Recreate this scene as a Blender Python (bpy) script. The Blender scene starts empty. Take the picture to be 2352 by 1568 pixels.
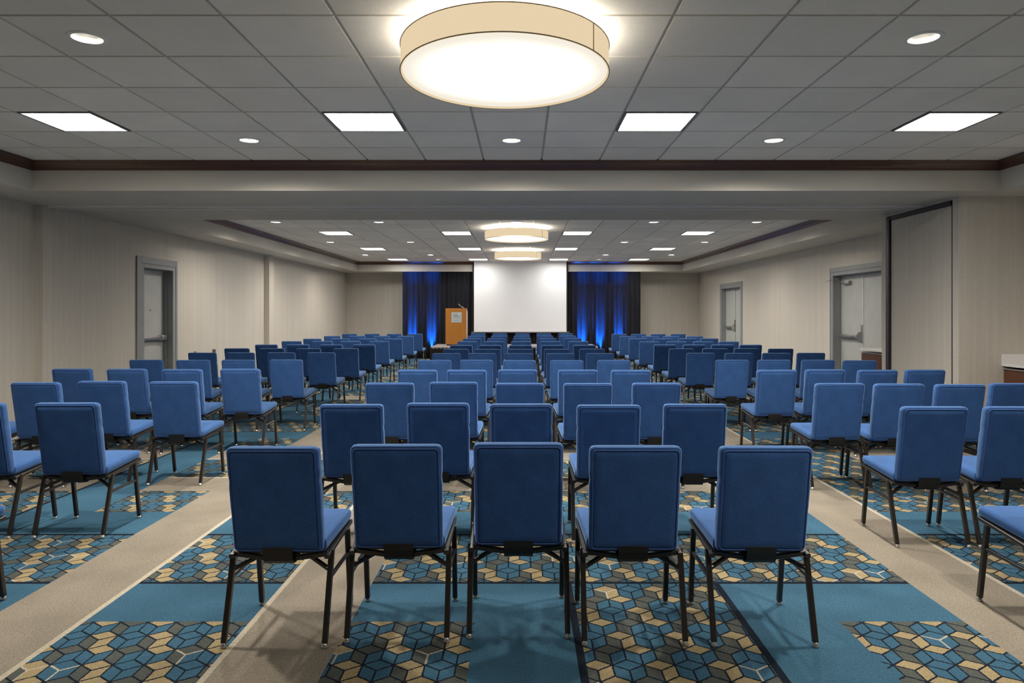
import bpy, bmesh, math, random
from mathutils import Vector, Matrix
random.seed(7)
scene = bpy.context.scene
COL = scene.collection

# ------------------------------------------------------------------ helpers
def new_obj(name, bm, mats, parent=None, smooth=False, kind=None):
    me = bpy.data.meshes.new(name)
    bmesh.ops.recalc_face_normals(bm, faces=bm.faces[:])
    bm.to_mesh(me); bm.free()
    if not isinstance(mats, (list, tuple)): mats = [mats]
    for m in mats: me.materials.append(m)
    if smooth:
        for p in me.polygons: p.use_smooth = True
        if smooth == 'angle':
            me.set_sharp_from_angle(angle=math.radians(40))
    o = bpy.data.objects.new(name, me)
    COL.objects.link(o)
    if parent: o.parent = parent
    if kind: o['kind'] = kind
    return o

def thing(name, label, cat, loc=(0, 0, 0), group=None):
    o = bpy.data.objects.new(name, None)
    o.empty_display_size = .1
    COL.objects.link(o); o.location = loc
    o['label'] = label; o['category'] = cat
    if group: o['group'] = group
    return o

def tag(o, label, cat, group=None):
    o['label'] = label; o['category'] = cat
    if group: o['group'] = group
    return o

def box(bm, x0, x1, y0, y1, z0, z1, mi=0, bev=0.0, seg=2):
    vs = [bm.verts.new((x, y, z)) for x in (x0, x1) for y in (y0, y1) for z in (z0, z1)]
    idx = [(0, 1, 3, 2), (4, 6, 7, 5), (0, 4, 5, 1), (2, 3, 7, 6), (0, 2, 6, 4), (1, 5, 7, 3)]
    fs = []
    for i in idx:
        f = bm.faces.new([vs[k] for k in i]); f.material_index = mi; fs.append(f)
    if bev > 0:
        es = list({e for f in fs for e in f.edges})
        r = bmesh.ops.bevel(bm, geom=es, offset=bev, segments=seg, profile=.6, affect='EDGES')
        for f in r['faces']: f.material_index = mi
    return vs

def bar(bm, p0, p1, w, h=None, up=Vector((0, 0, 1)), bev=.003, mi=0):
    """square tube from p0 to p1"""
    h = h or w
    p0 = Vector(p0); p1 = Vector(p1); d = (p1 - p0).normalized()
    if abs(d.dot(up)) > .98: up = Vector((0, 1, 0))
    s = d.cross(up).normalized(); u = s.cross(d).normalized()
    prof = []
    a, b = w / 2, h / 2
    for sx, sy in ((1, 1), (-1, 1), (-1, -1), (1, -1)):
        if bev:
            k = [(a * sx, (b - bev) * sy), ((a - bev) * sx, b * sy)]
            if sx * sy < 0: k.reverse()
            prof += k
        else: prof.append((a * sx, b * sy))
    A = [bm.verts.new(p0 + s * x + u * y) for x, y in prof]
    B = [bm.verts.new(p1 + s * x + u * y) for x, y in prof]
    n = len(prof)
    for i in range(n):
        f = bm.faces.new((A[i], A[(i + 1) % n], B[(i + 1) % n], B[i])); f.material_index = mi
    bm.faces.new(A).material_index = mi; bm.faces.new(B[::-1]).material_index = mi

def lathe(bm, pts, n=24, c=(0, 0, 0), mi=0, cap0=False, cap1=False, sx=1.0, sy=1.0):
    """pts = [(r, z)]"""
    rings = []
    for r, z in pts:
        rings.append([bm.verts.new((c[0] + r * sx * math.cos(2 * math.pi * k / n), c[1] + r * sy * math.sin(2 * math.pi * k / n), c[2] + z)) for k in range(n)])
    for a, b in zip(rings, rings[1:]):
        for k in range(n):
            f = bm.faces.new((a[k], a[(k + 1) % n], b[(k + 1) % n], b[k])); f.material_index = mi
    if cap0: bm.faces.new(rings[0][::-1]).material_index = mi
    if cap1: bm.faces.new(rings[-1]).material_index = mi
    return rings

def tube(bm, pts, r, n=8, closed=False, mi=0):
    pts = [Vector(p) for p in pts]; N = len(pts); rings = []
    for i, p in enumerate(pts):
        if closed: d = pts[(i + 1) % N] - pts[i - 1]
        else: d = pts[min(i + 1, N - 1)] - pts[max(i - 1, 0)]
        d.normalize()
        up = Vector((0, 1, 0)) if abs(d.y) < .9 else Vector((0, 0, 1))
        s = d.cross(up).normalized(); u = s.cross(d)
        rings.append([bm.verts.new(p + s * r * math.cos(2 * math.pi * k / n) + u * r * math.sin(2 * math.pi * k / n)) for k in range(n)])
    rng = range(N) if closed else range(N - 1)
    for i in rng:
        a, b = rings[i], rings[(i + 1) % N]
        for k in range(n):
            bm.faces.new((a[k], a[(k + 1) % n], b[(k + 1) % n], b[k])).material_index = mi
    if not closed:
        bm.faces.new(rings[0][::-1]); bm.faces.new(rings[-1])

def rrect(w, h, r, n=5):
    """rounded rectangle outline, half sizes w,h"""
    out = []
    for cx, cy, a0 in ((w - r, h - r, 0), (-w + r, h - r, 90), (-w + r, -h + r, 180), (w - r, -h + r, 270)):
        for k in range(n + 1):
            a = math.radians(a0 + 90 * k / n)
            out.append((cx + r * math.cos(a), cy + r * math.sin(a)))
    return out

def loft(bm, rings, mi=0):
    R = [[bm.verts.new(p) for p in ring] for ring in rings]
    n = len(R[0])
    for a, b in zip(R, R[1:]):
        for k in range(n):
            bm.faces.new((a[k], a[(k + 1) % n], b[(k + 1) % n], b[k])).material_index = mi
    bm.faces.new(R[0][::-1]).material_index = mi; bm.faces.new(R[-1]).material_index = mi

# ------------------------------------------------------------------ materials
class E:
    """tiny expression wrapper over shader math nodes"""
    nt = None
    def __init__(s, sock): s.s = sock
    @staticmethod
    def op(o, *a):
        n = E.nt.nodes.new('ShaderNodeMath'); n.operation = o
        for i, v in enumerate(a):
            if isinstance(v, E): E.nt.links.new(v.s, n.inputs[i])
            else: n.inputs[i].default_value = v
        return E(n.outputs[0])
    def __add__(s, o): return E.op('ADD', s, o)
    __radd__ = __add__
    def __sub__(s, o): return E.op('SUBTRACT', s, o)
    def __rsub__(s, o): return E.op('SUBTRACT', o, s)
    def __mul__(s, o): return E.op('MULTIPLY', s, o)
    __rmul__ = __mul__
    def __truediv__(s, o): return E.op('DIVIDE', s, o)
    def floor(s): return E.op('FLOOR', s)
    def round(s): return E.op('FLOOR', s + .5)
    def abs(s): return E.op('ABSOLUTE', s)
    def mod(s, o): return E.op('FLOORED_MODULO', s, o)
    def lt(s, o): return E.op('LESS_THAN', s, o)
    def gt(s, o): return E.op('GREATER_THAN', s, o)
    def min(s, o): return E.op('MINIMUM', s, o)
    def max(s, o): return E.op('MAXIMUM', s, o)

def mat(name, col=(.5, .5, .5), rough=.6, metal=0., spec=.5, sheen=0., coat=0.):
    m = bpy.data.materials.new(name); m.use_nodes = True
    b = m.node_tree.nodes['Principled BSDF']
    b.inputs['Base Color'].default_value = (*col, 1)
    b.inputs['Roughness'].default_value = rough
    b.inputs['Metallic'].default_value = metal
    b.inputs['Specular IOR Level'].default_value = spec
    if sheen:
        b.inputs['Sheen Weight'].default_value = sheen
        b.inputs['Sheen Roughness'].default_value = .4
    if coat:
        b.inputs['Coat Weight'].default_value = coat; b.inputs['Coat Roughness'].default_value = .15
    return m, m.node_tree, b

def N(nt, t, **kw):
    n = nt.nodes.new(t)
    for k, v in kw.items():
        if k.startswith('i_'): n.inputs[k[2:].replace('_', ' ')].default_value = v
        else: setattr(n, k, v)
    return n

def pos(nt, scale=(1, 1, 1), coord='Position'):
    if coord == 'Position':
        g = nt.nodes.new('ShaderNodeNewGeometry'); s = g.outputs['Position']
    else:
        g = nt.nodes.new('ShaderNodeTexCoord'); s = g.outputs[coord]
    mp = nt.nodes.new('ShaderNodeMapping'); mp.inputs['Scale'].default_value = scale
    nt.links.new(s, mp.inputs['Vector'])
    return mp.outputs['Vector']

def mixrgb(nt, fac, a, b, mode='MIX'):
    n = nt.nodes.new('ShaderNodeMix'); n.data_type = 'RGBA'; n.blend_type = mode
    for sock, v in ((n.inputs[0], fac), (n.inputs[6], a), (n.inputs[7], b)):
        if isinstance(v, E): nt.links.new(v.s, sock)
        elif hasattr(v, 'links'): nt.links.new(v, sock)
        elif isinstance(v, (tuple, list)): sock.default_value = (*v, 1)
        else: sock.default_value = v
    return n.outputs[2]

def noise(nt, vec, scale, detail=2., rough=.5):
    n = N(nt, 'ShaderNodeTexNoise'); n.inputs['Scale'].default_value = scale
    n.inputs['Detail'].default_value = detail; n.inputs['Roughness'].default_value = rough
    nt.links.new(vec, n.inputs['Vector']); return n

def ramp(nt, fac, a, b, lo=.3, hi=.7):
    n = N(nt, 'ShaderNodeMapRange'); n.inputs[1].default_value = lo; n.inputs[2].default_value = hi
    n.inputs[3].default_value = a; n.inputs[4].default_value = b
    nt.links.new(fac, n.inputs[0]); return n.outputs[0]

def bump(nt, b, h, strength, dist):
    n = N(nt, 'ShaderNodeBump'); n.inputs['Strength'].default_value = strength; n.inputs['Distance'].default_value = dist
    nt.links.new(h, n.inputs['Height']); nt.links.new(n.outputs[0], b.inputs['Normal'])

def noisy(name, col, var=.12, scale=60, rough=.8, bumpy=.0, bscale=400, coord='Position', vec=(1, 1, 1), **kw):
    """plain colour with a little procedural variation and grain"""
    m, nt, b = mat(name, col, rough, **kw)
    v = pos(nt, vec, coord)
    nz = noise(nt, v, scale, 4)
    f = ramp(nt, nz.outputs[0], 1 - var, 1 + var)
    c = mixrgb(nt, 1., col, f, 'MULTIPLY')
    nt.links.new(c, b.inputs['Base Color'])
    if bumpy:
        nb = noise(nt, v, bscale, 2)
        bump(nt, b, nb.outputs[0], bumpy, .002)
    return m

# wall vinyl with fine irregular vertical stripes
def wall_mat():
    m, nt, b = mat('striped_wallcovering', rough=.55, spec=.35)
    E.nt = nt
    g = N(nt, 'ShaderNodeNewGeometry'); sp = N(nt, 'ShaderNodeSeparateXYZ'); nt.links.new(g.outputs['Position'], sp.inputs[0])
    n1 = noise(nt, pos(nt, (60, 60, 1.2)), 1, 2); n2 = noise(nt, pos(nt, (7, 7, .15)), 1, 2); n3 = noise(nt, pos(nt, (170, 170, 60)), 1, 2)
    u = E(sp.outputs[0]) + E(sp.outputs[1])
    st = E.op('SINE', u * (2 * math.pi / .029)) * .5 + E.op('SINE', u * (2 * math.pi / .0116) + .8) * .25 + E.op('SINE', u * (2 * math.pi / .113)) * .28
    f = st * .32 + .5 + (E(n1.outputs[0]) - .5) * 1.1
    c = mixrgb(nt, E.op('MINIMUM', E.op('MAXIMUM', f, 0.), 1.), WALL_A, WALL_B)
    c = mixrgb(nt, 1., c, ramp(nt, n2.outputs[0], .96, 1.03, .3, .7), 'MULTIPLY')
    c = mixrgb(nt, 1., c, ramp(nt, n3.outputs[0], .93, 1.06, .3, .7), 'MULTIPLY')
    nt.links.new(c, b.inputs['Base Color'])
    bump(nt, b, n1.outputs[0], .15, .002)
    return m

def wood(name, a, b_, scale=(6, 6, .7), rough=.4, coat=.2):
    m, nt, b = mat(name, a, rough, coat=coat)
    v = pos(nt, scale)
    n1 = noise(nt, v, 5, 6, .6)
    c = mixrgb(nt, ramp(nt, n1.outputs[0], 0, 1, .3, .7), a, b_)
    nt.links.new(c, b.inputs['Base Color'])
    return m

def emis(name, col, strength):
    m = bpy.data.materials.new(name); m.use_nodes = True
    nt = m.node_tree; nt.nodes.clear()
    o = N(nt, 'ShaderNodeOutputMaterial'); e = N(nt, 'ShaderNodeEmission')
    e.inputs[0].default_value = (*col, 1); e.inputs[1].default_value = strength
    nt.links.new(e.outputs[0], o.inputs[0])
    return m, nt, e

WALL_A = (.565, .52, .45); WALL_B = (.66, .61, .535)
M_WALL = wall_mat()
M_PAINT = noisy('painted_soffit', (.62, .585, .515), .03, 3, .6)
M_TGRID = noisy('shaded_grid_metal', (.52, .51, .48), .03, 20, .6)  # grid colour darkened to carry the shadow in the tile grooves
M_CROWN = wood('dark_mahogany', (.115, .036, .017), (.070, .022, .011), (2, 2, 30), .3, .4)
M_DOORGREY = noisy('grey_door_paint', (.47, .48, .46), .05, 5, .45)
M_FRAMEGREY = noisy('grey_frame_paint', (.29, .30, .30), .04, 8, .4)
M_STEEL = noisy('brushed_steel', (.40, .39, .37), .1, 120, .32, metal=.8)
M_DARK = noisy('dark_gap', (.012, .011, .012), .1, 30, .6)
M_DARKTRIM = noisy('dark_plum_trim', (.022, .014, .022), .15, 30, .45)
M_GAPLIGHT = noisy('pale_gap_light', (.75, .75, .74), .03, 30, .3)  # bright light along the door gaps, painted as a pale strip
M_LEG = noisy('bronze_black_frame', (.020, .0155, .0135), .25, 90, .3, spec=.6)
M_BRACKET = noisy('black_bracket', (.010, .009, .008), .2, 60, .5)
M_GLIDE = noisy('clear_glide', (.62, .60, .56), .1, 60, .12, metal=.8)
M_WORKTOP = noisy('white_laminate', (.80, .78, .77), .03, 30, .35)
M_WALNUT = wood('walnut_laminate', (.15, .055, .025), (.07, .026, .013), (9, 9, .8), .45, .1)
M_RAIL = noisy('metal_rail', (.42, .40, .42), .05, 60, .3, metal=.7)
M_CHERRY = wood('cherry_laminate', (.40, .160, .018), (.32, .118, .012), (8, 8, .6), .4, .15)
M_GLAREWOOD = noisy('glare_pale_panel', (.72, .58, .52), .04, 20, .4)  # lectern side: light glare put into the colour as a pale tone
M_PLAQUE = noisy('brushed_plaque', (.42, .47, .48), .05, 90, .45, metal=.25)
M_INK = noisy('sign_ink', (.09, .10, .12), .05, 60, .6)
M_LOGO = noisy('sign_logo', (.75, .78, .8), .05, 60, .5)
M_BLACKCLOTH = noisy('black_cloth', (.011, .010, .012), .2, 30, .95)
M_SKIRT = noisy('stage_skirt', (.020, .016, .017), .2, 30, .95)
M_STAGETOP = noisy('stage_carpet', (.30, .27, .275), .15, 150, .95)
M_SCREEN = noisy('screen_white', (.86, .865, .875), .01, 2, .75)
M_SCREENBAR = noisy('screen_bar', (.20, .20, .20), .05, 30, .5)
M_MIC = noisy('microphone_metal', (.5, .5, .5), .1, 60, .3, metal=.6)
M_MICDARK = noisy('microphone_foam', (.03, .03, .035), .2, 200, .9)
M_TRIMWHITE = noisy('white_trim', (.86, .85, .82), .03, 30, .4)
M_TROFFRAME = noisy('troffer_frame', (.17, .165, .155), .05, 30, .4)
M_REFLECT = noisy('downlight_cone', (.75, .74, .70), .04, 30, .18, metal=.7)
M_ROD = noisy('white_rod', (.78, .77, .74), .03, 30, .4)
M_SEAM = noisy('shade_seam', (.66, .52, .33), .05, 30, .8)
M_HOOP = noisy('shade_hoop', (.58, .46, .29), .05, 30, .6)

def drape_mat(name, col):
    m, nt, b = mat(name, col, .85, sheen=.3)
    v = pos(nt, (40, 40, 3)); n1 = noise(nt, v, 1, 3)
    c = mixrgb(nt, 1., col, ramp(nt, n1.outputs[0], .75, 1.25), 'MULTIPLY')
    nt.links.new(c, b.inputs['Base Color'])
    return m
M_DRAPE = drape_mat('navy_black_drape', (.022, .022, .034))
M_DRAPEMID = drape_mat('black_brown_drape', (.030, .024, .021))

# chair upholstery: heathered blue weave
def fabric():
    m, nt, b = mat('blue_upholstery', rough=.9, spec=.15, sheen=.85)
    b.inputs['Sheen Tint'].default_value = (.40, .64, 1, 1)
    v = pos(nt, (1, 1, 1), 'Object')
    n1 = noise(nt, v, 330, 3); n2 = noise(nt, v, 9, 3)
    c = mixrgb(nt, ramp(nt, n1.outputs[0], 0, 1, .3, .7), FAB_A, FAB_B)
    c = mixrgb(nt, 1., c, ramp(nt, n2.outputs[0], .88, 1.1), 'MULTIPLY')
    oi = N(nt, 'ShaderNodeObjectInfo')
    c = mixrgb(nt, 1., c, ramp(nt, oi.outputs['Random'], .92, 1.06, 0, 1), 'MULTIPLY')
    nt.links.new(c, b.inputs['Base Color'])
    bump(nt, b, n1.outputs[0], .25, .0015)
    return m
FAB_A = (.017, .060, .190); FAB_B = (.050, .128, .335)
M_FABRIC = fabric()
M_PIPING = noisy('blue_piping', (.035, .085, .26), .1, 60, .9, coord='Object')

# ceiling tile: per tile tint plus fissured grain
TILE = .6096; TX0 = -.399; 
def tile_mat():
    m, nt, b = mat('acoustic_tile', rough=.9, spec=.2)
    E.nt = nt
    g = N(nt, 'ShaderNodeNewGeometry')
    wn = N(nt, 'ShaderNodeAttribute'); wn.attribute_name = 'tint'
    n1 = noise(nt, g.outputs['Position'], 220, 3); n2 = noise(nt, g.outputs['Position'], 2.2, 3)
    c = mixrgb(nt, 1., (.935, .885, .80), ramp(nt, wn.outputs['Fac'], .92, 1.03, 0, 1), 'MULTIPLY')
    c = mixrgb(nt, 1., c, ramp(nt, n2.outputs[0], .96, 1.03), 'MULTIPLY')
    c = mixrgb(nt, 1., c, ramp(nt, n1.outputs[0], .93, 1.05), 'MULTIPLY')
    nt.links.new(c, b.inputs['Base Color'])
    bump(nt, b, n1.outputs[0], .5, .003)
    return m
M_TILE = tile_mat()

# carpet ------------------------------------------------------------
C_TEAL = (.045, .112, .172); C_BEIGE = (.245, .214, .172); C_LINE = (.012, .017, .026)
C_TAN = (.31, .245, .140); C_GREY = (.080, .088, .080); C_CREAM = (.43, .38, .30)
def pile(nt, b, c):
    g = N(nt, 'ShaderNodeNewGeometry')
    n1 = noise(nt, g.outputs['Position'], 150, 4, .75); n2 = noise(nt, g.outputs['Position'], 2.6, 4); n3 = noise(nt, g.outputs['Position'], 70, 2)
    c = mixrgb(nt, 1., c, ramp(nt, n1.outputs[0], .58, 1.4), 'MULTIPLY')
    c = mixrgb(nt, 1., c, ramp(nt, n3.outputs[0], .9, 1.1), 'MULTIPLY')
    c = mixrgb(nt, 1., c, ramp(nt, n2.outputs[0], .86, 1.1), 'MULTIPLY')
    nt.links.new(c, b.inputs['Base Color'])
    bump(nt, b, n1.outputs[0], .6, .004)
def carpet(name, col):
    m, nt, b = mat(name, col, 1., spec=.05)
    pile(nt, b, col); return m
def carpet_pattern():
    m, nt, b = mat('carpet_tumbling_blocks', rough=1., spec=.05)
    E.nt = nt
    g = N(nt, 'ShaderNodeNewGeometry')
    nz = noise(nt, g.outputs['Position'], 130, 2)
    sc = N(nt, 'ShaderNodeVectorMath', operation='SUBTRACT'); nt.links.new(nz.outputs[1], sc.inputs[0]); sc.inputs[1].default_value = (.5, .5, .5)
    s2 = N(nt, 'ShaderNodeVectorMath', operation='SCALE'); nt.links.new(sc.outputs[0], s2.inputs[0]); s2.inputs['Scale'].default_value = .009
    ad = N(nt, 'ShaderNodeVectorMath', operation='ADD'); nt.links.new(g.outputs['Position'], ad.inputs[0]); nt.links.new(s2.outputs[0], ad.inputs[1])
    sp = N(nt, 'ShaderNodeSeparateXYZ'); nt.links.new(ad.outputs[0], sp.inputs[0])
    a, bb = .130, .1345
    r3 = math.sqrt(3)
    X = (E(sp.outputs[0]) - .443) * (r3 / a); Y = (E(sp.outputs[1]) - 3.161) * (1.5 / bb)
    ia = (X / r3).round(); ja = (Y / 3.).round()
    ax = X - ia * r3; ay = Y - ja * 3.
    ib = ((X - r3 / 2) / r3).round(); jb = ((Y - 1.5) / 3.).round()
    bx = X - ib * r3 - r3 / 2; by = Y - jb * 3. - 1.5
    useB = (bx * bx + by * by).lt(ax * ax + ay * ay)
    useA = 1. - useB
    px = ax * useA + bx * useB; py = ay * useA + by * useB
    row = ja * 2. * useA + (jb * 2. + 1.) * useB
    xc = ia * useA + (ib + .5) * useB            # hex centre in units of a
    par = (xc + row * .5).round().mod(2.)        # 0 -> carries the tan flat lozenge
    rt = row.mod(2.)                             # 0 = type A, 1 = type B
    apx = px.abs()
    top = py.gt(apx * (1 / r3)); side = 1. - top
    right = px.gt(0.) * side; left = side - right
    A = 1. - rt; p0 = 1. - par
    tan = p0 * top + A * p0 * right
    grey = A * p0 * left + rt * par * top + rt * par * left
    c = mixrgb(nt, grey, C_TEAL, C_GREY); c = mixrgb(nt, tan, c, C_TAN)
    # lines
    d30 = (py * (r3 / 2) - apx * .5).abs()
    dv = apx + (py.gt(0.)) * 5.5
    inner = d30.min(dv)
    outer = r3 / 2 - apx.max(apx * .5 + py.abs() * (r3 / 2))
    w = .052
    cb = N(nt, 'ShaderNodeCombineXYZ'); nt.links.new((xc * 2.).round().s, cb.inputs[0]); nt.links.new(row.s, cb.inputs[1])
    wn = N(nt, 'ShaderNodeTexWhiteNoise'); nt.links.new(cb.outputs[0], wn.inputs[0])
    star = E(wn.outputs[0]).gt(.885)
    isin = inner.lt(w); isout = outer.lt(w)
    c = mixrgb(nt, isin, c, mixrgb(nt, star, C_LINE, C_CREAM))
    c = mixrgb(nt, isout, c, C_LINE)
    pile(nt, b, c)
    return m
M_CARPETS = [carpet('carpet_teal', C_TEAL), carpet_pattern(), carpet('carpet_beige', C_BEIGE), carpet('carpet_dark_line', C_LINE), carpet('carpet_cream_line', C_CREAM)]

# lamps ------------------------------------------------------------
M_TROFFER, _nt, _e = emis('troffer_diffuser_glow', (1., .965, .905), 28.)
_v = pos(_nt, (1, 1, 1), 'Object')
_b = N(_nt, 'ShaderNodeTexBrick', offset=0.0); _b.inputs['Scale'].default_value = 1.; _b.inputs['Brick Width'].default_value = .19; _b.inputs['Row Height'].default_value = .19
_b.inputs['Mortar Size'].default_value = .004; _b.inputs['Color1'].default_value = (1, .965, .905, 1); _b.inputs['Color2'].default_value = (1, .97, .915, 1); _b.inputs['Mortar'].default_value = (.8, .77, .72, 1)
_nt.links.new(_v, _b.inputs[0]); _nt.links.new(_b.outputs[0], _e.inputs[0])
M_LENS, _, _ = emis('downlight_lamp_glow', (1., .96, .88), 9.)
M_SHADE, _, _ = emis('drum_shade_glow', (1., .80, .52), .80)
M_DIFF, _nt, _e = emis('drum_diffuser_glow', (1., .93, .80), 1.6)
_v = pos(_nt, (1, 1, 1), 'Object')
_g = N(_nt, 'ShaderNodeVectorMath', operation='LENGTH'); _nt.links.new(_v, _g.inputs[0])
E.nt = _nt
_r = E(_g.outputs['Value'])
_nz = noise(_nt, _v, 3.2, 1)
_s = E.op('MAXIMUM', 1. - (_r - .24).abs() * 2.9, 0.)
_st = .92 + _s * _s * (.4 + E(_nz.outputs[0])) * 5.5
_nt.links.new(_st.s, _e.inputs[1])

# light levels
EXPOSURE = 0.0
BLUE_W = 2200.
DOWN_W = 265.
FAR_K = .51
OVER_FILL_K = .42
DRUM_UP = 34.
# chair positions (x, y) by row, nearest the camera first
MID = [
    [(-1.082, 3.314), (-0.558, 3.364), (-0.015, 3.405), (0.501, 3.334), (1.071, 3.324)],
    [(-1.083, 4.737), (-0.542, 4.801), (-0.004, 4.758), (0.555, 4.704), (1.114, 4.75)],
    [(-1.097, 6.099), (-0.573, 6.172), (-0.014, 6.081), (0.55, 6.063), (1.12, 6.092)],
    [(-1.058, 7.425), (-0.56, 7.425), (-0.04, 7.464), (0.572, 7.441), (1.111, 7.408)],
    [(-1.072, 8.9), (-0.557, 8.933), (-0.025, 8.872), (0.557, 8.862), (1.13, 8.886)],
    [(-1.077, 10.313), (-0.562, 10.323), (-0.029, 10.297), (0.553, 10.31), (1.125, 10.331)],
    [(-1.048, 11.511), (-0.54, 11.468), (-0.021, 11.478), (0.56, 11.498), (1.13, 11.538)],
    [(-1.077, 12.861), (-0.563, 12.865), (-0.019, 12.853), (0.557, 12.865), (1.131, 12.903)],
    [(-1.099, 14.521), (-0.555, 14.527), (-0.01, 14.554), (0.585, 14.564), (1.153, 14.554)],
    [(-1.115, 16.096), (-0.571, 16.096), (0.01, 16.176), (0.593, 16.196), (1.155, 16.196)],
    [(-1.125, 17.783), (-0.559, 17.807), (0.007, 17.799), (0.585, 17.897), (1.168, 17.897)],
    [(-1.204, 19.831), (-0.603, 19.862), (0.022, 19.811), (0.62, 19.842), (1.224, 19.852)],
]
LEFT = [
    [(-2.872, 3.381)],
    [(-2.951, 4.812), (-3.545, 4.8)],
    [(-2.943, 6.205), (-3.575, 6.25), (-4.062, 6.135), (-4.637, 6.153)],
    [(-2.922, 7.551), (-3.498, 7.501), (-4.097, 7.551), (-4.675, 7.568)],
    [(-2.917, 8.977), (-3.491, 8.93), (-4.042, 8.906), (-4.642, 8.954)],
    [(-2.915, 10.512), (-3.504, 10.512), (-4.086, 10.49), (-4.642, 10.49)],
    [(-2.851, 11.685), (-3.451, 11.661), (-4.058, 11.72), (-4.637, 11.73)],
    [(-2.873, 13.105), (-3.466, 13.066), (-4.077, 13.105), (-4.647, 13.071)],
    [(-2.9, 14.599), (-3.484, 14.599), (-4.068, 14.621), (-4.684, 14.599)],
    [(-2.859, 15.931), (-3.436, 15.944), (-4.047, 15.951), (-4.645, 15.899)],
    [(-2.89, 17.764), (-3.481, 17.781), (-4.104, 17.829), (-4.693, 17.7)],
    [(-2.904, 19.461), (-3.47, 19.461), (-4.074, 19.461), (-4.68, 19.422)],
]
RIGHT = [
    [(2.552, 3.364)],
    [(2.571, 4.626), (3.085, 4.622)],
    [(2.629, 6.07), (3.101, 6.028), (3.571, 5.983), (4.072, 6.067)],
    [(2.602, 7.424), (3.118, 7.476), (3.620, 7.411), (4.123, 7.443)],
    [(2.598, 8.93), (3.11, 8.926), (3.658, 8.93), (4.129, 8.846)],
    [(2.59, 10.421), (3.128, 10.391), (3.671, 10.408), (4.189, 10.446)],
    [(2.582, 11.637), (3.138, 11.664), (3.659, 11.699), (4.187, 11.63)],
    [(2.592, 12.998), (3.125, 13.02), (3.644, 13.028), (4.151, 13.007)],
    [(2.573, 14.424), (3.129, 14.466), (3.654, 14.424), (4.162, 14.397)],
    [(2.609, 16.042), (3.168, 16.049), (3.712, 16.062), (4.222, 16.095)],
    [(2.619, 17.602), (3.172, 17.579), (3.681, 17.539), (4.237, 17.492)],
    [(2.645, 19.347), (3.169, 19.319), (3.695, 19.3), (4.232, 19.3)],
]
# ------------------------------------------------------------------ room constants (metres; camera above the origin, looking along +Y)
EYE = 1.468
ZC = 3.070          # tray ceiling
ZS = 2.760          # soffit
XL, XLN, XR, XRN = -5.803, -5.860, 5.871, 5.900
YB, YN = 23.37, -3.20
TX_L, TX_R = -5.210, 5.090           # tray fascias
NT = (-2.60, 7.500)                  # near tray y range
FT = (9.870, 22.350)                 # far tray y range
YP0, YP1, XPIL = 8.470, 8.800, -5.749
XCL, YC0, YC1 = 4.868, 7.855, 9.530  # partition closet

# ------------------------------------------------------------------ floor
def build_floor():
    P = 4.85
    x0, x1, y0, y1 = -6.15, 6.15, YN - .1, YB + .1
    xs = [x0, -3.675, -3.645, -3.145, -2.56, -2.105, -2.075, -1.29, -1.262, -.81, -.22, .235, .27, 1.035, 1.07, 1.51, 2.10, 2.585, 2.615, 3.35, x1]
    rows = [3.815, 3.845, 4.645, 4.675, 5.19, 5.80, 6.255, 6.285, 7.04, 7.07, 7.55, 8.20]
    ys = sorted({round(r + P * k, 4) for r in rows for k in range(-3, 5)} | {y0, y1})
    ys = [y for y in ys if y0 <= y <= y1]
    T, PT, B, D, C = 0, 1, 2, 3, 4
    def cls(x, y):
        if -2.56 < x < -2.105 or -1.262 < x < -.81 or 2.10 < x < 2.585: return B
        if -2.105 < x < -2.075 or -1.29 < x < -1.262 or 2.585 < x < 2.615: return C
        u = (y - 3.815) % P + 3.815
        k = round((y - u) / P)
        near = y < 3.80
        if near and .235 < x < 1.07:
            return D if (x < .27 or x > 1.035) else PT
        if near and -.22 < x < .235: return T
        if near and 1.07 < x < 1.51: return T
        if u < 3.845 or 4.645 < u < 4.675: return D
        if u < 4.645: return PT
        if -3.645 < x < -3.145: return T
        if -3.675 < x < -3.645: return D
        if u < 5.19: return T
        if 2.615 < x < 3.35 and 5.19 < u < 8.2: return PT
        if u < 5.80: return PT
        if u < 6.255: return B
        if u < 6.285: return C
        if u < 7.04: return PT
        if u < 7.07: return C
        if u < 7.55: return B
        if u < 8.20: return PT
        return T
    bm = bmesh.new()
    G = [[bm.verts.new((x, y, 0)) for y in ys] for x in xs]
    for i in range(len(xs) - 1):
        for j in range(len(ys) - 1):
            f = bm.faces.new((G[i][j], G[i + 1][j], G[i + 1][j + 1], G[i][j + 1]))
            f.material_index = cls((xs[i] + xs[i + 1]) / 2, (ys[j] + ys[j + 1]) / 2)
    o = new_obj('floor', bm, M_CARPETS, kind='structure')
    return o
build_floor()

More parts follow.
